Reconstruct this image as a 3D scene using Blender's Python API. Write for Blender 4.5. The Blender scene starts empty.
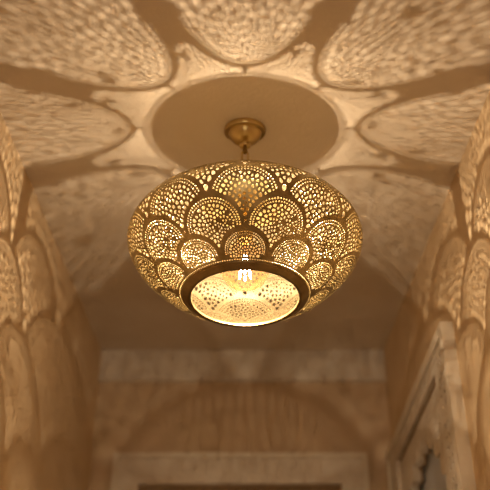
import bpy, bmesh, math, random
import numpy as np
from mathutils import Vector, Matrix
from mathutils.geometry import delaunay_2d_cdt

S = bpy.context.scene
COL = S.collection
PI = math.pi
# ------------------------------------------------------------------ camera, world, exposure
PITCH = math.radians(34.1)
EYE = 1.45
cam_data = bpy.data.cameras.new('camera')
cam = bpy.data.objects.new('camera', cam_data)
COL.objects.link(cam)
cam.location = (0, 0, EYE)
cam.rotation_euler = (PI / 2 + PITCH, 0, 0)
cam_data.sensor_width = 36
cam_data.lens = 36 * 923 / 490
cam_data.clip_start = 0.02
cam_data.dof.use_dof = True
cam_data.dof.focus_distance = 2.22
cam_data.dof.aperture_fstop = 2.5
S.camera = cam

world = bpy.data.worlds.new('world')
S.world = world
world.use_nodes = True
wb = world.node_tree.nodes['Background']
wb.inputs[0].default_value = (1.0, 0.76, 0.53, 1)
wb.inputs[1].default_value = 1.6
FILAMENT = 160.0             # emission strength of the glowing filaments
BULB_POWER = 58.0           # watts of light leaving the lamp's bulb
FILAMENT_COLOR = (0.93, 0.905, 0.97, 1)
S.view_settings.view_transform = 'Standard'
S.view_settings.look = 'None'
S.view_settings.gamma = 1
S.view_settings.use_curve_mapping = False
S.view_settings.exposure = 0.07

# ------------------------------------------------------------------ key measures (m)
LR = 0.30                                   # lamp radius
LY, LZ = 2.0009, EYE + 1.3613               # lamp centre
CEIL_AT_LAMP = EYE + 1.757
SLOPE = 0.1487
XL, XR = -0.68, 0.655                       # side walls
YB, YF = 3.92, -2.6                         # back wall, open front end
def ceil_z(y): return CEIL_AT_LAMP + SLOPE * (y - LY)

# ------------------------------------------------------------------ helpers
def link_mesh(name, me, mats=(), parent=None, loc=None):
    o = bpy.data.objects.new(name, me)
    COL.objects.link(o)
    for m in (mats if isinstance(mats, (list, tuple)) else [mats]):
        me.materials.append(m)
    if parent: o.parent = parent
    if loc: o.location = loc
    return o
def obj(name, bm, m, parent=None, smooth=None):
    bmesh.ops.recalc_face_normals(bm, faces=bm.faces[:])
    me = bpy.data.meshes.new(name)
    bm.to_mesh(me); bm.free()
    if smooth is not None:
        for p in me.polygons: p.use_smooth = True
        me.set_sharp_from_angle(angle=math.radians(smooth))
    return link_mesh(name, me, m, parent)
def add_box(bm, x0, x1, y0, y1, z0, z1):
    vs = [bm.verts.new((x, y, z)) for z in (z0, z1) for x, y in ((x0, y0), (x1, y0), (x1, y1), (x0, y1))]
    for f in ((3, 2, 1, 0), (4, 5, 6, 7), (0, 1, 5, 4), (1, 2, 6, 5), (2, 3, 7, 6), (3, 0, 4, 7)):
        bm.faces.new([vs[i] for i in f])
    return vs
def add_lathe(bm, prof, n=64, M=None, closed=False):
    M = M or Matrix()
    rings = []
    for r, z in prof:
        if r < 1e-6: rings.append([bm.verts.new(M @ Vector((0, 0, z)))])
        else: rings.append([bm.verts.new(M @ Vector((r * math.cos(2 * PI * k / n), r * math.sin(2 * PI * k / n), z))) for k in range(n)])
    pairs = list(zip(rings[:-1], rings[1:]))
    if closed: pairs.append((rings[-1], rings[0]))
    for a, b in pairs:
        for k in range(n):
            q = (k + 1) % n
            if len(a) == 1 and len(b) == 1: continue
            if len(a) == 1: bm.faces.new((a[0], b[q], b[k]))
            elif len(b) == 1: bm.faces.new((a[k], a[q], b[0]))
            else: bm.faces.new((a[k], a[q], b[q], b[k]))
def add_tube(bm, pts, r, n=10, closed=False):
    pts = [Vector(p) for p in pts]
    rings = []
    m = len(pts)
    up = None
    for i, p in enumerate(pts):
        a = pts[(i - 1) % m] if closed or i > 0 else p
        b = pts[(i + 1) % m] if closed or i < m - 1 else p
        t = (b - a).normalized()
        if up is None: up = t.orthogonal().normalized()
        up = (up - t * up.dot(t)).normalized()
        s = t.cross(up)
        rr = r[i] if isinstance(r, (list, tuple)) else r
        rings.append([bm.verts.new(p + (up * math.cos(2 * PI * k / n) + s * math.sin(2 * PI * k / n)) * rr) for k in range(n)])
    for i in range(m if closed else m - 1):
        a, b = rings[i], rings[(i + 1) % m]
        for k in range(n):
            q = (k + 1) % n
            bm.faces.new((a[k], a[q], b[q], b[k]))
    if not closed:
        bm.faces.new(rings[0][::-1]); bm.faces.new(rings[-1])
def add_plate(bm, outer, holes, t, fmap):
    """flat plate with cut-out holes, in (u, v), thickness t, fmap(u, v, d) -> xyz"""
    vs, fs = [], []
    for poly in [outer] + holes:
        b = len(vs); vs += [Vector(p) for p in poly]; fs.append(list(range(b, b + len(poly))))
    r = delaunay_2d_cdt(vs, [], fs, 0, 1e-7)
    V, F, of = r[0], r[2], r[5]
    tris = [f for f, o in zip(F, of) if list(o) == [0]]
    used = sorted({i for f in tris for i in f})
    top = {i: bm.verts.new(fmap(V[i].x, V[i].y, t)) for i in used}
    bot = {i: bm.verts.new(fmap(V[i].x, V[i].y, 0)) for i in used}
    cnt = {}
    for f in tris:
        bm.faces.new([top[i] for i in f]); bm.faces.new([bot[i] for i in f][::-1])
        for a, b in zip(f, list(f[1:]) + [f[0]]):
            k = (min(a, b), max(a, b)); cnt[k] = cnt.get(k, 0) + 1
    for (a, b), c in cnt.items():
        if c == 1: bm.faces.new((top[a], top[b], bot[b], bot[a]))
def tag(o, label=None, cat=None, kind=None):
    if label: o['label'] = label
    if cat: o['category'] = cat
    if kind: o['kind'] = kind
    return o
def empty(name, loc):
    o = bpy.data.objects.new(name, None); COL.objects.link(o); o.location = loc
    o.empty_display_size = 0.05
    return o

# ------------------------------------------------------------------ materials
def new_mat(name):
    m = bpy.data.materials.new(name); m.use_nodes = True
    return m, m.node_tree.nodes, m.node_tree.links, m.node_tree.nodes['Principled BSDF']
def plaster(name, base, dark, rough=0.75, scale=3.0, bump=0.12, spec=0.25, fine=90):
    m, N, L, B = new_mat(name)
    tc = N.new('ShaderNodeTexCoord')
    n1 = N.new('ShaderNodeTexNoise'); n1.inputs['Scale'].default_value = scale; n1.inputs['Detail'].default_value = 8
    n1.inputs['Roughness'].default_value = 0.6
    cr = N.new('ShaderNodeValToRGB')
    cr.color_ramp.elements[0].position = 0.3; cr.color_ramp.elements[0].color = (*dark, 1)
    cr.color_ramp.elements[1].position = 0.62; cr.color_ramp.elements[1].color = (*base, 1)
    L.new(tc.outputs['Object'], n1.inputs['Vector']); L.new(n1.outputs['Fac'], cr.inputs['Fac'])
    L.new(cr.outputs['Color'], B.inputs['Base Color'])
    n2 = N.new('ShaderNodeTexNoise'); n2.inputs['Scale'].default_value = fine; n2.inputs['Detail'].default_value = 4
    n3 = N.new('ShaderNodeTexNoise'); n3.inputs['Scale'].default_value = 9; n3.inputs['Detail'].default_value = 3
    L.new(tc.outputs['Object'], n2.inputs['Vector']); L.new(tc.outputs['Object'], n3.inputs['Vector'])
    b1 = N.new('ShaderNodeBump'); b1.inputs['Strength'].default_value = bump; b1.inputs['Distance'].default_value = 0.01
    b2 = N.new('ShaderNodeBump'); b2.inputs['Strength'].default_value = 0.15; b2.inputs['Distance'].default_value = 0.02
    L.new(n3.outputs['Fac'], b2.inputs['Height'])
    L.new(n2.outputs['Fac'], b1.inputs['Height']); L.new(b2.outputs['Normal'], b1.inputs['Normal'])
    L.new(b1.outputs['Normal'], B.inputs['Normal'])
    B.inputs['Roughness'].default_value = rough
    B.inputs['Specular IOR Level'].default_value = spec
    return m
M_CEIL = plaster('ceiling_plaster', (0.80, 0.71, 0.60), (0.72, 0.625, 0.51))
M_WALL = plaster('wall_plaster', (0.78, 0.61, 0.41), (0.68, 0.51, 0.32), rough=0.6)
M_BACK = plaster('back_wall_plaster', (0.70, 0.55, 0.39), (0.56, 0.42, 0.27), scale=2.0)
M_TRIM = plaster('pale_carved_plaster', (0.80, 0.74, 0.66), (0.68, 0.60, 0.51), scale=14, bump=0.5, fine=45)
M_SMOOTH = plaster('pale_smooth_plaster', (0.82, 0.76, 0.66), (0.74, 0.66, 0.56), scale=5)
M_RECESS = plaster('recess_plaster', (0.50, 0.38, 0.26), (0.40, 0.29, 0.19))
M_LEAF = plaster('grey_painted_wood', (0.66, 0.70, 0.78), (0.58, 0.62, 0.70), rough=0.5, scale=6)

def floor_mat():
    m, N, L, B = new_mat('pale_tile_floor')
    tc = N.new('ShaderNodeTexCoord')
    br = N.new('ShaderNodeTexBrick'); br.inputs['Scale'].default_value = 3.0
    br.offset = 0.0; br.inputs['Brick Width'].default_value = 0.9; br.inputs['Row Height'].default_value = 0.9
    br.inputs['Mortar Size'].default_value = 0.015
    br.inputs['Color1'].default_value = (0.55, 0.45, 0.34, 1); br.inputs['Color2'].default_value = (0.62, 0.52, 0.40, 1)
    br.inputs['Mortar'].default_value = (0.45, 0.38, 0.30, 1)
    L.new(tc.outputs['Object'], br.inputs['Vector']); L.new(br.outputs['Color'], B.inputs['Base Color'])
    B.inputs['Roughness'].default_value = 0.45
    return m
M_FLOOR = floor_mat()

def wood_mat():
    m, N, L, B = new_mat('dark_wood')
    tc = N.new('ShaderNodeTexCoord'); mp = N.new('ShaderNodeMapping'); mp.inputs['Scale'].default_value = (9, 9, 0.8)
    n = N.new('ShaderNodeTexNoise'); n.inputs['Scale'].default_value = 4; n.inputs['Detail'].default_value = 8
    cr = N.new('ShaderNodeValToRGB')
    cr.color_ramp.elements[0].color = (0.10, 0.055, 0.028, 1); cr.color_ramp.elements[1].color = (0.24, 0.14, 0.075, 1)
    L.new(tc.outputs['Object'], mp.inputs['Vector']); L.new(mp.outputs['Vector'], n.inputs['Vector'])
    L.new(n.outputs['Fac'], cr.inputs['Fac']); L.new(cr.outputs['Color'], B.inputs['Base Color'])
    B.inputs['Roughness'].default_value = 0.5
    return m
M_WOOD = wood_mat()

def brass(name, c1, c2, rough=0.38, metal=1.0, nscale=26):
    m, N, L, B = new_mat(name)
    tc = N.new('ShaderNodeTexCoord')
    n = N.new('ShaderNodeTexNoise'); n.inputs['Scale'].default_value = nscale; n.inputs['Detail'].default_value = 6
    cr = N.new('ShaderNodeValToRGB')
    cr.color_ramp.elements[0].position = 0.32; cr.color_ramp.elements[0].color = (*c1, 1)
    cr.color_ramp.elements[1].position = 0.66; cr.color_ramp.elements[1].color = (*c2, 1)
    L.new(tc.outputs['Object'], n.inputs['Vector']); L.new(n.outputs['Fac'], cr.inputs['Fac'])
    L.new(cr.outputs['Color'], B.inputs['Base Color'])
    B.inputs['Metallic'].default_value = metal
    B.inputs['Roughness'].default_value = rough
    bp = N.new('ShaderNodeBump'); bp.inputs['Strength'].default_value = 0.12; bp.inputs['Distance'].default_value = 0.004
    L.new(n.outputs['Fac'], bp.inputs['Height']); L.new(bp.outputs['Normal'], B.inputs['Normal'])
    return m
M_BRASS = brass('aged_brass', (0.34, 0.26, 0.112), (0.58, 0.46, 0.235), rough=0.33, metal=0.92)
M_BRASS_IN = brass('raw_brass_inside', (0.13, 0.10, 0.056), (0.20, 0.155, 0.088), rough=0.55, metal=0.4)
M_BRASS_HI = brass('polished_brass', (0.50, 0.37, 0.15), (0.72, 0.56, 0.27), rough=0.28, nscale=12)
M_BRASS_MD = brass('brown_brass', (0.22, 0.15, 0.065), (0.36, 0.26, 0.12), rough=0.45)
M_BRASS_DK = brass('dark_brass', (0.20, 0.12, 0.04), (0.34, 0.22, 0.08), rough=0.4)

def glass_mat():
    m, N, L, B = new_mat('amber_tinted_glass')
    N.remove(B)
    out = N['Material Output']
    tr = N.new('ShaderNodeBsdfTransparent'); tr.inputs['Color'].default_value = (0.85, 0.66, 0.39, 1)
    tl = N.new('ShaderNodeBsdfTranslucent'); tl.inputs['Color'].default_value = (1.0, 0.66, 0.26, 1)
    gl = N.new('ShaderNodeBsdfGlossy'); gl.inputs['Roughness'].default_value = 0.08
    gl.inputs['Color'].default_value = (1, 0.85, 0.6, 1)
    m1 = N.new('ShaderNodeMixShader'); m1.inputs[0].default_value = 0.002
    m2 = N.new('ShaderNodeMixShader')
    lw = N.new('ShaderNodeLayerWeight'); lw.inputs['Blend'].default_value = 0.15
    mt = N.new('ShaderNodeMath'); mt.operation = 'MULTIPLY'; mt.inputs[1].default_value = 0.35
    L.new(lw.outputs['Fresnel'], mt.inputs[0]); L.new(mt.outputs[0], m2.inputs[0])
    L.new(tr.outputs[0], m1.inputs[1]); L.new(tl.outputs[0], m1.inputs[2])
    L.new(m1.outputs[0], m2.inputs[1]); L.new(gl.outputs[0], m2.inputs[2])
    L.new(m2.outputs[0], out.inputs['Surface'])
    return m
M_GLASS = glass_mat()
def emit_mat():
    m, N, L, B = new_mat('glowing_filament')
    N.remove(B)
    e = N.new('ShaderNodeEmission'); e.inputs['Color'].default_value = FILAMENT_COLOR; e.inputs['Strength'].default_value = FILAMENT
    L.new(e.outputs[0], N['Material Output'].inputs['Surface'])
    return m
M_FIL = emit_mat()

# ------------------------------------------------------------------ the corridor
def struct(name, bm, m, label, smooth=None):
    o = obj(name, bm, m, None, smooth); return tag(o, label, None, 'structure')
T = 0.18
bm = bmesh.new(); add_box(bm, XL - T, XR + T, YF, YB + T, -T, 0)
struct('floor', bm, M_FLOOR, 'pale tiled floor of the narrow corridor')
bm = bmesh.new()
c = [(x, y, ceil_z(y) + d) for d in (0, T) for x, y in ((XL - T, YF), (XR + T, YF), (XR + T, YB + T), (XL - T, YB + T))]
vs = [bm.verts.new(p) for p in c]
for f in ((3, 2, 1, 0), (4, 5, 6, 7), (0, 1, 5, 4), (1, 2, 6, 5), (2, 3, 7, 6), (3, 0, 4, 7)): bm.faces.new([vs[i] for i in f])
struct('ceiling', bm, M_CEIL, 'beige plaster ceiling above the pierced brass lamp')
def side_wall(name, x0, x1, label, gap=None):
    bm = bmesh.new()
    outer = [(YF, 0), (YB, 0), (YB, ceil_z(YB)), (YF, ceil_z(YF))]
    if gap:
        y0, y1, zt = gap
        outer = [(YF, 0), (y0, 0), (y0, zt), (y1, zt + .06), (y1, 0), (YB, 0), (YB, ceil_z(YB)), (YF, ceil_z(YF))]
    add_plate(bm, outer, [], x1 - x0, lambda u, v, d: (x0 + d, u, v))
    return struct(name, bm, M_WALL, label)
side_wall('wall_left', XL - T, XL, 'warm beige plaster wall on the left side')
# carved doorway measures, right wall
DY0, DY1, DZ = 2.55, 3.87, EYE + 1.435
side_wall('wall_right', XR, XR + T, 'warm beige plaster wall on the right side', (DY0 + 0.09, DY1 - 0.09, DZ - 0.06))
BDX0, BDX1, BDZ = -0.465, 0.42, EYE + 1.386
bm = bmesh.new()
add_plate(bm, [(XL - T, 0), (BDX0, 0), (BDX0, BDZ), (BDX1, BDZ), (BDX1, 0), (XR + T, 0), (XR + T, ceil_z(YB)), (XL - T, ceil_z(YB))], [], T,
          lambda u, v, d: (u, YB + d, v))
struct('wall_back', bm, M_BACK, 'brownish plaster wall closing the end of the corridor')

# pale frieze below the ceiling of the end wall
bm = bmesh.new()
zt, zb = ceil_z(YB) , EYE + 1.879
add_box(bm, XL, XR, YB - 0.022, YB, zb + 0.012, zt - 0.02 * SLOPE - 0.002)
add_box(bm, XL, XR, YB - 0.030, YB, zb, zb + 0.012)
struct('trim_1', bm, M_TRIM, 'pale frieze board under the ceiling of the end wall')

# far doorway : pale carved surround, dark leaf
bm = bmesh.new(); add_box(bm, BDX0, BDX1, YB + 0.09, YB + 0.13, 0.005, BDZ)
door1 = struct('door_1', bm, M_WOOD, 'dark wooden door in the end wall')
HX0, HX1, HZ = -0.567, 0.525, EYE + 1.512
bm = bmesh.new()
add_plate(bm, [(HX0, 0.002), (BDX0, 0.002), (BDX0, BDZ), (BDX1, BDZ), (BDX1, 0.002), (HX1, 0.002), (HX1, HZ), (HX0, HZ)], [], 0.03,
          lambda u, v, d: (u, YB - d, v))
fr = obj('door_frame', bm, M_TRIM, door1); fr['label'] = 'pale carved door surround'
bm = bmesh.new()
add_plate(bm, [(HX0 - .012, 0.002), (HX0 + .012, 0.002), (HX0 + .012, HZ - .012), (HX1 - .012, HZ - .012), (HX1 - .012, 0.002), (HX1 + .012, 0.002),
               (HX1 + .012, HZ + .012), (HX0 - .012, HZ + .012)], [], 0.04, lambda u, v, d: (u, YB - d, v))
obj('moulding', bm, M_SMOOTH, door1)
for k in range(2):
    for j in range(3):
        cx = (BDX0 + BDX1) / 2 + (k - .5) * 0.42; z0 = 0.15 + j * 0.9
        bm = bmesh.new(); add_box(bm, cx - .15, cx + .15, YB + .075, YB + .09, z0, z0 + .72); obj('door_panel', bm, M_WOOD, door1)
bm = bmesh.new(); add_lathe(bm, [(0, 0), (.02, 0), (.008, .01), (.008, .04), (.024, .05), (.024, .06), (0, .07)], 24,
                            Matrix.Translation((BDX1 - .07, YB + .09, 1.02)) @ Matrix.Rotation(PI / 2, 4, 'X'))
obj('door_knob', bm, M_BRASS_HI, door1, 35)

# right doorway : raised pierced surround with a lobed arch
LX = XR + 0.030
bm = bmesh.new(); add_box(bm, LX, LX + 0.04, DY0 + .09, DY1 - .09, 0.005, DZ - .02)
door2 = struct('door_2', bm, M_LEAF, 'grey door behind the lobed arch of the right wall')
def rise(u, v): return v + max(0, v - 1.5) / (DZ - 1.5) * .055 * (u - DY0)
def ox(d0): return lambda u, v, d: (XR - d0 - d, u, rise(u, v))
bm = bmesh.new()   # outer smooth moulding
w = 0.035
add_plate(bm, [(DY0, .002), (DY0 + w, .002), (DY0 + w, DZ - w), (DY1 - w, DZ - w), (DY1 - w, .002), (DY1, .002), (DY1, DZ), (DY0, DZ)], [], 0.040, ox(0))
obj('moulding', bm, M_SMOOTH, door2)
# pierced strip
rnd = random.Random(4)
SW, HW = 0.175, 0.055
a0, a1, at = DY0 + w, DY1 - w, DZ - w
b0, b1, bt = a0 + SW, a1 - SW, at - HW
outer = [(a0, .002), (b0, .002), (b0, bt), (b1, bt), (b1, .002), (a1, .002), (a1, at), (a0, at)]
holes = []
def leaf_hole(cy, cz, r, ang, e):
    return [(cy + r * math.cos(t) * math.cos(ang) - e * r * math.sin(t) * math.sin(ang),
             cz + r * math.cos(t) * math.sin(ang) + e * r * math.sin(t) * math.cos(ang)) for t in [2 * PI * k / 7 for k in range(7)]]
def hole_fill(y0, y1, z0, z1, st):
    ny = max(1, int((y1 - y0) / st)); nz = max(1, int((z1 - z0) / st))
    for i in range(ny):
        for j in range(nz):
            cy = y0 + (i + .5) * (y1 - y0) / ny + rnd.uniform(-.13, .13) * st; cz = z0 + (j + .5) * (z1 - z0) / nz + rnd.uniform(-.13, .13) * st
            holes.append(leaf_hole(cy, cz, st * rnd.uniform(.26, .38), rnd.choice((0.8, -0.8, 0, 1.57)), rnd.uniform(.45, .8)))
hole_fill(a0 + .012, b0 - .04, 1.7, at - .012, 0.033)
hole_fill(b0 - .035, b1 + .035, bt + .008, at - .008, 0.02)
hole_fill(b1 + .04, a1 - .012, 1.7, at - .012, 0.033)
bm = bmesh.new(); add_plate(bm, outer, holes, 0.016, ox(0.014)); 
o = obj('pierced_border', bm, M_TRIM, door2); o['label'] = 'pale border pierced with small leaf-shaped cuts'
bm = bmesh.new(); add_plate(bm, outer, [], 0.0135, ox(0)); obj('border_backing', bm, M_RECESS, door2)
# slot and inner arch panel
st_, sb_ = bt, bt - 0.020
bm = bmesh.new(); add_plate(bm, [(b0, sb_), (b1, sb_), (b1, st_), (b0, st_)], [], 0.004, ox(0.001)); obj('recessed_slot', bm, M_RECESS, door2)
cy, cz, R0 = 3.215, EYE + 0.825, 0.418
arch = []
NL = 15
for k in range(NL * 14 + 1):
    ph = -0.25 + (PI + 0.5) * k / (NL * 14)
    r = R0 + 0.022 - 0.045 * abs(math.sin(PI * NL * (k / (NL * 14)))) ** 0.8
    arch.append((cy + r * math.cos(ph), cz + r * math.sin(ph) * 1.02))
panel = [(b1, .002), (b1, sb_), (b0, sb_), (b0, .002), (cy - R0, .002), (cy - R0, cz - .16)] + arch[::-1] + [(cy + R0, cz - .16), (cy + R0, .002)]
bm = bmesh.new()
pholes = []
holes = []
for i in range(26):
    for j in range(14):
        y = b0 + .03 + i * (b1 - b0 - .06) / 25 + (j % 2) * .012; z = cz + .05 + j * (sb_ - .03 - cz - .05) / 13
        if math.hypot(y - cy, (z - cz)) > R0 + .055 and b0 + .02 < y < b1 - .02: holes.append(leaf_hole(y, z, .0075, .8 if (i + j) % 2 else -.8, .6))
add_plate(bm, panel, holes, 0.03, ox(-0.012)); o = obj('arch_panel', bm, M_TRIM, door2); o['label'] = 'pale carved panel cut to a lobed arch'
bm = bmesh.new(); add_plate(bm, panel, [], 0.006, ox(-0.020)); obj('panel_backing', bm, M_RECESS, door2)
bm = bmesh.new(); add_lathe(bm, [(0, 0), (.02, 0), (.008, .01), (.008, .03), (.022, .04), (.022, .05), (0, .058)], 24,
                            Matrix.Translation((LX, 2.92, 1.02)) @ Matrix.Rotation(-PI / 2, 4, 'Y'))
obj('door_knob', bm, M_BRASS_HI, door2, 35)

# ------------------------------------------------------------------ the lamp
lamp = empty('pendant_lamp', (0, LY, LZ))
tag(lamp, 'round pierced brass pendant lamp hanging lit from the ceiling', 'lamp')
# profile of the shade and its conformal angle "eta"
ct, cb, ne, nt = .488, .679, 1.717, 1.805
t = np.linspace(0, PI / 2, 3000)
up = np.c_[np.cos(t) ** (2 / nt), ct * np.sin(t) ** (2 / nt)]
lo = np.c_[np.cos(t) ** (2 / ne), -cb * np.sin(t) ** (2 / ne)]
P = np.r_[up[::-1], lo[1:]]
P = P[(P[:, 0] > .03)]
s = np.r_[0, np.cumsum(np.hypot(*np.diff(P, axis=0).T))]
u = np.linspace(0, s[-1], 1600)
P = np.c_[np.interp(u, s, P[:, 0]), np.interp(u, s, P[:, 1])]
P[:, 0] *= 1 + .027 * np.exp(-(P[:, 1] / .30) ** 2)
kx = np.arange(-60, 61); ker = np.exp(-(kx / 22.) ** 2 / 2); ker /= ker.sum()
Q = np.pad(P, ((60, 60), (0, 0)), 'edge')
Q = np.c_[np.convolve(Q[:, 0], ker, 'valid'), np.convolve(Q[:, 1], ker, 'valid')]
P[150:-150] = Q[150:-150]
d = np.hypot(*np.diff(P, axis=0).T)
eta = np.degrees(np.r_[0, np.cumsum(d / ((P[1:, 0] + P[:-1, 0]) / 2))])
iz = np.argmin(abs(P[:, 0] - .83) + (P[:, 1] > 0) * 9)
eta = eta - eta[iz] - 14.1
tan_ = np.gradient(P, axis=0); tan_ /= np.hypot(*tan_.T)[:, None]
nrm = np.c_[-tan_[:, 1], tan_[:, 0]]            # outward
if nrm[len(nrm) // 2, 0] < 0: nrm = -nrm
ETA0, ETA1 = -105.4, 17.0

rng = np.random.default_rng(11)
def dots_arc(cx, cy_, rad, a0, a1, step, size):
    n = max(2, int(round(rad * math.radians(a1 - a0) / step)))
    return [dot(cx + rad * math.cos(a), cy_ - rad * math.sin(a), size, a) for a in [math.radians(a0 + (a1 - a0) * (k + .5) / n) for k in range(n)]]
def dot(x, y, r, a, n=7):
    ph = rng.uniform(0, 1)
    return np.array([(x + r * math.cos(q), y + r * math.sin(q)) for q in [ph + 2 * PI * k / n for k in range(n)]])
def mosaic(inside, box, pitch, gap):
    """pebble-like cells: relaxed random sites, each cut short of its neighbours and of the region's edge"""
    x0, x1, y0, y1 = box
    gx, gy = np.meshgrid(np.arange(x0, x1, .22), np.arange(y0, y1, .22))
    g = np.c_[gx.ravel(), gy.ravel()]; g = g[inside(g)]
    if len(g) < 20: return []
    n = max(3, int(len(g) * .22 ** 2 / pitch ** 2))
    st = g[rng.choice(len(g), n, replace=False)]
    for _ in range(12):
        own = ((g[:, None] - st[None]) ** 2).sum(2).argmin(1)
        cnt = np.bincount(own, minlength=n)
        ok = cnt > 0
        for k in (0, 1): st[ok, k] = (np.bincount(own, g[:, k], n)[ok] / cnt[ok])
    st = st + rng.normal(size=st.shape) * pitch * .12
    st = st[inside(st)]
    out = []
    K = 9
    for i, c_ in enumerate(st):
        dv = st - c_; dd = np.hypot(*dv.T); m = (dd > 1e-6) & (dd < pitch * 3)
        dv, dn = dv[m], dd[m]
        a = 2 * PI * (np.arange(K) + rng.uniform()) / K
        dr = np.c_[np.cos(a), np.sin(a)]
        cosn = dr @ (dv / dn[:, None]).T
        lim = np.where(cosn > .05, (dn / 2 - gap) / np.maximum(cosn, .05), 9).min(1, initial=9)
        rr = np.zeros(K)
        for k in range(K):
            q = np.arange(.1, 2.6, .1)
            ins = inside(c_ + dr[k] * q[:, None])
            rr[k] = q[np.argmin(ins)] - .1 if not ins.all() else 2.5
        r = np.clip(np.minimum(lim, rr), .12, pitch * .72)
        r = np.minimum(r, np.minimum(np.roll(r, 1), np.roll(r, -1)) * 1.7)
        if r.mean() < pitch * .18: continue
        out.append(c_ + dr * r[:, None])
    return out

def wrap(dx, p): return (dx + p / 2) % p - p / 2
ROWS = dict(T=dict(n=8, off=0, c=-84, rho=20.0), P=dict(n=8, off=0, c=-67, rho=17.6, ys=1.5),
            O=dict(n=10, off=18, c=-35.5, rho=15.9), A=dict(n=10, off=0, c=-24.3, rho=15.9),
            B=dict(n=10, off=18, c=-10.4, rho=15.6), C=dict(n=10, off=0, c=8.2, rho=14.9))
ROWS['T']['off'] = 22.5
NEXT = dict(T='P', P='O', O='A', A='B', B='C')
GAP = dict(T=3.6, P=2.6, O=2.2, A=2.2, B=3.3)
def below(row, g):
    """points covered by the band or the scales of the next row"""
    if row == 'C': return g[:, 1] > 13.2
    q = ROWS[NEXT[row]]; p = 360 / q['n']
    dx = wrap(g[:, 0] - q['off'], p); dy = g[:, 1] - q['c']
    rr = q['rho'] + GAP[row]
    ys = q.get('ys', 1)
    hit = (np.hypot(dx, dy * rr / (q['rho'] * ys + GAP[row])) < rr) | ((dy > 0) & (abs(dx) < rr))
    return hit
sector_holes = []
def scale_holes(row, k):
    q = ROWS[row]; x0 = q['off'] + k * 360 / q['n']; c_ = q['c']; rho = q['rho']
    hs = []
    two = row != 'T'
    if two:
        for r_, ds in ((rho - .45, .46), (rho - 2.0, .44)):
            if row == 'P':
                if r_ < rho - 1: continue
                src = [h_ * 1 + np.array([0, (h_[:, 1].mean() - c_) * .5 if h_[:, 1].mean() < c_ else 0]) for h_ in dots_arc(x0, c_, r_, 0, 180, 1.5, .62)]
            else: src = dots_arc(x0, c_, r_, -8, 188, 1.42, ds)
            for h in src:
                m = h.mean(0)[None]
                ring = m + .62 * np.array([(1, 0), (-1, 0), (0, 1), (0, -1)])
                if not below(row, ring).any(): hs.append(h)
    inner = rho - 3.2 if two else rho
    if row == 'P': inner = rho - 1.6
    def inside(g):
        dx = g[:, 0] - x0; dy = g[:, 1] - c_
        if row == 'T': m = (abs(dx) < 20.8 * np.clip((-77.5 - g[:, 1]) / 20, 0, 1) ** .75) & (g[:, 1] > -100.2)
        elif row == 'P': m = (np.hypot(dx, dy / q['ys']) < inner) | ((dy > 0) & (abs(dx) < inner + np.clip(dy * .4, 0, 2.4)))
        else: m = (np.hypot(dx, dy) < inner) | ((dy > 0) & (abs(dx) < inner))
        return m & ~below(row, g)
    pitch, gap = dict(T=(2.35, .45), P=(2.45, .46), O=(2.15, .46), A=(2.05, .45), B=(1.95, .43), C=(2.15, .45))[row]
    k_ = 1.2 if row in 'PT' else 1.12
    sc = np.array([1, k_])
    hs += [h * sc for h in mosaic(lambda g: inside(g * sc), (x0 - 22, x0 + 22, (c_ - 30) / k_, (c_ + 34) / k_), pitch, gap)]
    return hs
cache = {}
S0, S1 = -85.0, 95.0
allh = []
for row, q in ROWS.items():
    for k in range(-q['n'], q['n']):
        x0 = q['off'] + k * 360 / q['n']
        if x0 < S0 - 25 or x0 > S1 + 25: continue
        key = (row, k % q['n'] if row != 'P' else k % 4)
        if row != 'P': key = (row,)
        if key not in cache: cache[key] = (x0, scale_holes(row, k))
        bx, hs = cache[key]
        allh += [h + np.array([x0 - bx, 0]) for h in hs]
for yy, n, r_ in ((-102.6, 144, .78), (15.2, 170, .64)):
    for k in range(-n // 2, n // 2 + 20):
        x = k * 360 / n
        if S0 - 3 < x < S1 + 3:
            allh.append(np.array([(x + r_ * math.cos(2 * PI * j / 7), yy + r_ * math.sin(2 * PI * j / 7)) for j in range(7)]))
def clip(poly, x, sgn):
    out = []
    for i in range(len(poly)):
        a, b = poly[i - 1], poly[i]
        ia, ib = sgn * (a[0] - x) >= 0, sgn * (b[0] - x) >= 0
        if ia != ib:
            f = (x - a[0]) / (b[0] - a[0]); out.append((x, a[1] + f * (b[1] - a[1])))
        if ib: out.append(tuple(b))
    return out
V2, F2 = [], []
V2 += [(S0, ETA0), (S1, ETA0), (S1, ETA1), (S0, ETA1)]
F2.append([0, 1, 2, 3])
nh = 0
cent = []
for h in allh:
    p = clip(clip(list(map(tuple, h)), S0, 1), S1, -1)
    if len(p) < 3: continue
    b = len(V2); V2 += p; F2.append(list(range(b, b + len(p)))); nh += 1
    cent.append(np.mean(p, axis=0))
cent = np.array(cent)
gx, gy = np.meshgrid(np.arange(S0, S1 + .01, 2.0), np.r_[np.linspace(ETA0, ETA1, 60)])
g = np.c_[gx.ravel(), gy.ravel()]
keep = []
for q in g:
    edge = abs(q[0] - S0) < 1e-6 or abs(q[0] - S1) < 1e-6
    if edge or np.hypot(*(cent - q).T).min() > 1.5: keep.append(tuple(q))
V2 += keep
res = delaunay_2d_cdt([Vector(v) for v in V2], [], F2, 0, 1e-5)
V, F, OF = res[0], res[2], res[5]
tris = np.array([f for f, o in zip(F, OF) if list(o) == [0]])
V = np.array([tuple(v) for v in V])
print('holes', nh, 'tris', len(tris))
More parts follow.
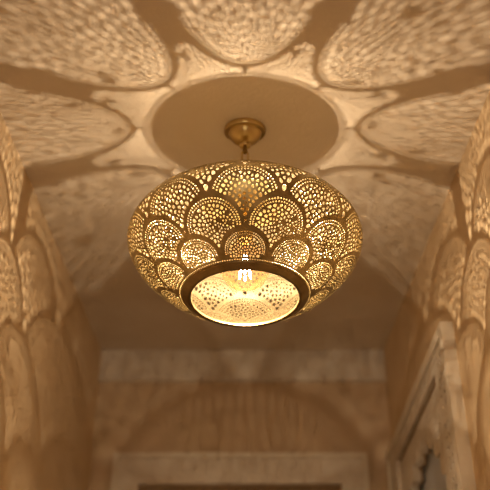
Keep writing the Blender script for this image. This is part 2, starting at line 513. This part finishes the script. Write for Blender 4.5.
# map on to the shade, twice round, and weld
def surf(th, et, off):
    r = np.interp(et, eta, P[:, 0]); z = np.interp(et, eta, P[:, 1])
    nr = np.interp(et, eta, nrm[:, 0]); nz = np.interp(et, eta, nrm[:, 1])
    r = LR * r + off * nr; z = LR * z + off * nz; a = np.radians(th)
    return np.c_[r * np.sin(a), -r * np.cos(a), z]
TH = 0.0016
VV = np.r_[V, V + [180, 0]]; TT = np.r_[tris, tris + len(V)]
# weld the two halves in parameter space
key = {}; remap = np.zeros(len(VV), int); uniq = []
for i, (x, y) in enumerate(VV):
    kx_ = (round(((x - S0) % 360) * 2000) % 720000, round(y * 2000))
    f = None
    for ddx in (0, -1, 1):
        for ddy in (0, -1, 1):
            kk = ((kx_[0] + ddx) % 720000, kx_[1] + ddy)
            if kk in key: f = key[kk]; break
        if f is not None: break
    if f is None: f = len(uniq); uniq.append(i); key[kx_] = f
    remap[i] = f
TT = remap[TT]
TT = TT[(TT[:, 0] != TT[:, 1]) & (TT[:, 1] != TT[:, 2]) & (TT[:, 0] != TT[:, 2])]
U = VV[uniq]
out_v = surf(U[:, 0], U[:, 1], 0); in_v = surf(U[:, 0], U[:, 1], -TH)
n = len(U)
e = np.sort(np.r_[TT[:, [0, 1]], TT[:, [1, 2]], TT[:, [2, 0]]], axis=1)
ed = np.r_[TT[:, [0, 1]], TT[:, [1, 2]], TT[:, [2, 0]]]
code = e[:, 0] * n + e[:, 1]
uq, inv, cn = np.unique(code, return_inverse=True, return_counts=True)
bd = ed[cn[inv] == 1]
# orientation : outward
a, b, c_ = out_v[TT[0, 0]], out_v[TT[0, 1]], out_v[TT[0, 2]]
flip = np.dot(np.cross(b - a, c_ - a), a * [1, 1, 0]) < 0
if flip: TT = TT[:, ::-1]; bd = bd[:, ::-1]
faces = [tuple(x) for x in TT] + [tuple(x[::-1] + n) for x in TT] + [(y, x, x + n, y + n) for x, y in bd]
me = bpy.data.meshes.new('shade')
me.from_pydata(np.r_[out_v, in_v].tolist(), [], [tuple(int(i) for i in f) for f in faces])
me.update()
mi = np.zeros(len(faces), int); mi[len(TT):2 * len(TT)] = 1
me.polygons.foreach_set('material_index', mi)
me.polygons.foreach_set('use_smooth', np.r_[np.ones(2 * len(TT), bool), np.zeros(len(bd), bool)])
me.set_sharp_from_angle(angle=math.radians(40))
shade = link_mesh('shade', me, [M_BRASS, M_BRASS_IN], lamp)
shade['label'] = 'flattened brass globe pierced in fish-scale arches'

# solid crown over the top of the shade
k0 = int(np.argmin(abs(eta - ETA0)))
pr = [(P[i, 0] * LR, P[i, 1] * LR + .0002) for i in range(0, k0, 12)] + [(P[k0, 0] * LR + .003, P[k0, 1] * LR - .0005)]
inn = [(r, z - .002) for r, z in pr]
bm = bmesh.new(); add_lathe(bm, pr + inn[::-1] , 96, closed=True); obj('crown', bm, M_BRASS, lamp, 40)
# rolled rim round the bottom opening
ib = int(np.argmin(abs(eta - ETA1)))
rb, zb_ = P[ib] * LR
r_in = .458 * LR
rim = [(rb + .0012, zb_ + .001), (rb + .0008, zb_ - .0016), (rb - .003, zb_ - .0045), (rb - .012, zb_ - .009), (r_in + .006, zb_ - .0125), (r_in + .001, zb_ - .0125), (r_in - .0015, zb_ - .0105),
       (r_in - .0015, zb_ - .006), (r_in, zb_ - .004), (r_in + .003, zb_ - .0035), (r_in + .003, zb_ - .008), (rb - .012, zb_ - .006), (rb - .004, zb_ - .001), (rb - .001, zb_ + .0015)]
bm = bmesh.new(); add_lathe(bm, rim, 128, closed=True); o = obj('bottom_rim', bm, M_BRASS_MD, lamp, 50); o['label'] = 'plain brass rim round the open bottom'

# suspension : finial, chain links, rod
zt_ = ct * LR; ztop = CEIL_AT_LAMP - LZ
bm = bmesh.new(); add_lathe(bm, [(0, zt_ + .032), (.006, zt_ + .03), (.009, zt_ + .024), (.006, zt_ + .018), (.014, zt_ + .012), (.022, zt_ + .004), (.026, zt_ - .002), (.026, zt_ - .010), (0, zt_ - .010)], 40)
obj('finial', bm, M_BRASS_HI, lamp, 40)
def chain_link(zc, h, wdt, rot, r=.0028):
    pts = []
    for k in range(28):
        a_ = 2 * PI * k / 28
        x = wdt * math.cos(a_); z = (h - wdt) * (1 if math.sin(a_) > 0 else -1) + wdt * math.sin(a_)
        pts.append((x * math.cos(rot), x * math.sin(rot), zc + z))
    bm = bmesh.new(); add_tube(bm, pts, r, 10, True); return obj('chain_link', bm, M_BRASS_HI, lamp, 60)
z = zt_ + .027
rod_bottom = ztop - .088
nlk = 3; span = (rod_bottom - z) ; hh = span / nlk / 2 + .0028
for k in range(nlk):
    chain_link(z + span * (k + .5) / nlk, hh, .0085, PI / 2 * (k % 2) + .15)
bm = bmesh.new(); add_tube(bm, [(0, 0, rod_bottom - .002), (0, 0, ztop - .055)], .0052, 16); obj('rod', bm, M_BRASS_DK, lamp, 40)
bm = bmesh.new(); add_lathe(bm, [(0, rod_bottom - .004), (.006, rod_bottom - .002), (.0075, rod_bottom + .004), (.0062, rod_bottom + .009), (.0, rod_bottom + .010)], 24); obj('rod_end', bm, M_BRASS_DK, lamp, 40)
# canopy lies against the sloping ceiling
tilt = Matrix.Translation((0, 0, ztop)) @ Matrix.Rotation(math.atan(SLOPE), 4, 'X')
cp = [(0, -.001), (.0575, -.001), (.0592, -.004), (.0592, -.012), (.0575, -.0155), (.0550, -.0165), (.0485, -.0165), (.0470, -.0175), (.0470, -.021), (.0455, -.0255), (.0410, -.033), (.0355, -.040), (.028, -.0465),
      (.0195, -.0505), (.0150, -.0515), (.0150, -.0545), (.0165, -.057), (.0155, -.061), (.0115, -.065), (.0060, -.067), (0, -.0675)]
bm = bmesh.new(); add_lathe(bm, cp, 72, tilt); o = obj('canopy', bm, M_BRASS_HI, lamp, 28); o['label'] = 'domed brass ceiling canopy'

# bulb : holder, cap, glass globe, filaments
bulb_z = -.245 * LR; gr = .0645
bm = bmesh.new()
prof = []
for k in range(33):
    a_ = -PI / 2 + (PI * .90) * k / 32
    prof.append((gr * math.cos(a_) if k else 0, bulb_z + gr * math.sin(a_)))
prof += [(.0175, bulb_z + gr + .002), (.0145, bulb_z + gr + .010)]
add_lathe(bm, prof, 64)
bulb = obj('bulb', bm, M_GLASS, lamp, 60); bulb['label'] = 'large amber glass globe bulb, lit'
bm = bmesh.new(); add_lathe(bm, [(0, bulb_z + gr + .006), (.0135, bulb_z + gr + .006)] + [(.0135 - .0012 * (k % 2), bulb_z + gr + .009 + k * .0022) for k in range(10)] + [(0, bulb_z + gr + .031)], 32)
obj('bulb_cap', bm, M_BRASS_DK, bulb, 40)
bm = bmesh.new(); add_lathe(bm, [(0, zt_ - .008), (.010, zt_ - .008), (.010, bulb_z + gr + .058), (.021, bulb_z + gr + .054), (.022, bulb_z + gr + .012), (.0175, bulb_z + gr + .008), (.0165, bulb_z + gr + .012), (.0165, bulb_z + gr + .034), (0, bulb_z + gr + .034)], 32)
obj('bulb_holder', bm, M_BRASS_DK, lamp, 40)
bm = bmesh.new(); add_lathe(bm, [(0, bulb_z + gr + .006), (.008, bulb_z + gr), (.006, bulb_z + .045), (.003, bulb_z + .036), (0, bulb_z + .035)], 20)
obj('glass_stem', bm, M_GLASS, bulb, 50)
for k in range(6):
    a_ = 2 * PI * (k + .5) / 6
    bm = bmesh.new()
    add_tube(bm, [(.0035 * math.cos(a_), .0035 * math.sin(a_), bulb_z + .032), (.0165 * math.cos(a_), .0165 * math.sin(a_), bulb_z - .032)], .0017, 6)
    obj('filament', bm, M_FIL, bulb)

ld = bpy.data.lights.new('bulb_light', 'POINT')
ld.energy = BULB_POWER; ld.color = FILAMENT_COLOR[:3]; ld.shadow_soft_size = 0.0078
lo_ = bpy.data.objects.new('bulb_light', ld); COL.objects.link(lo_); lo_.parent = bulb
lo_.location = (0, 0, bulb_z + .002)
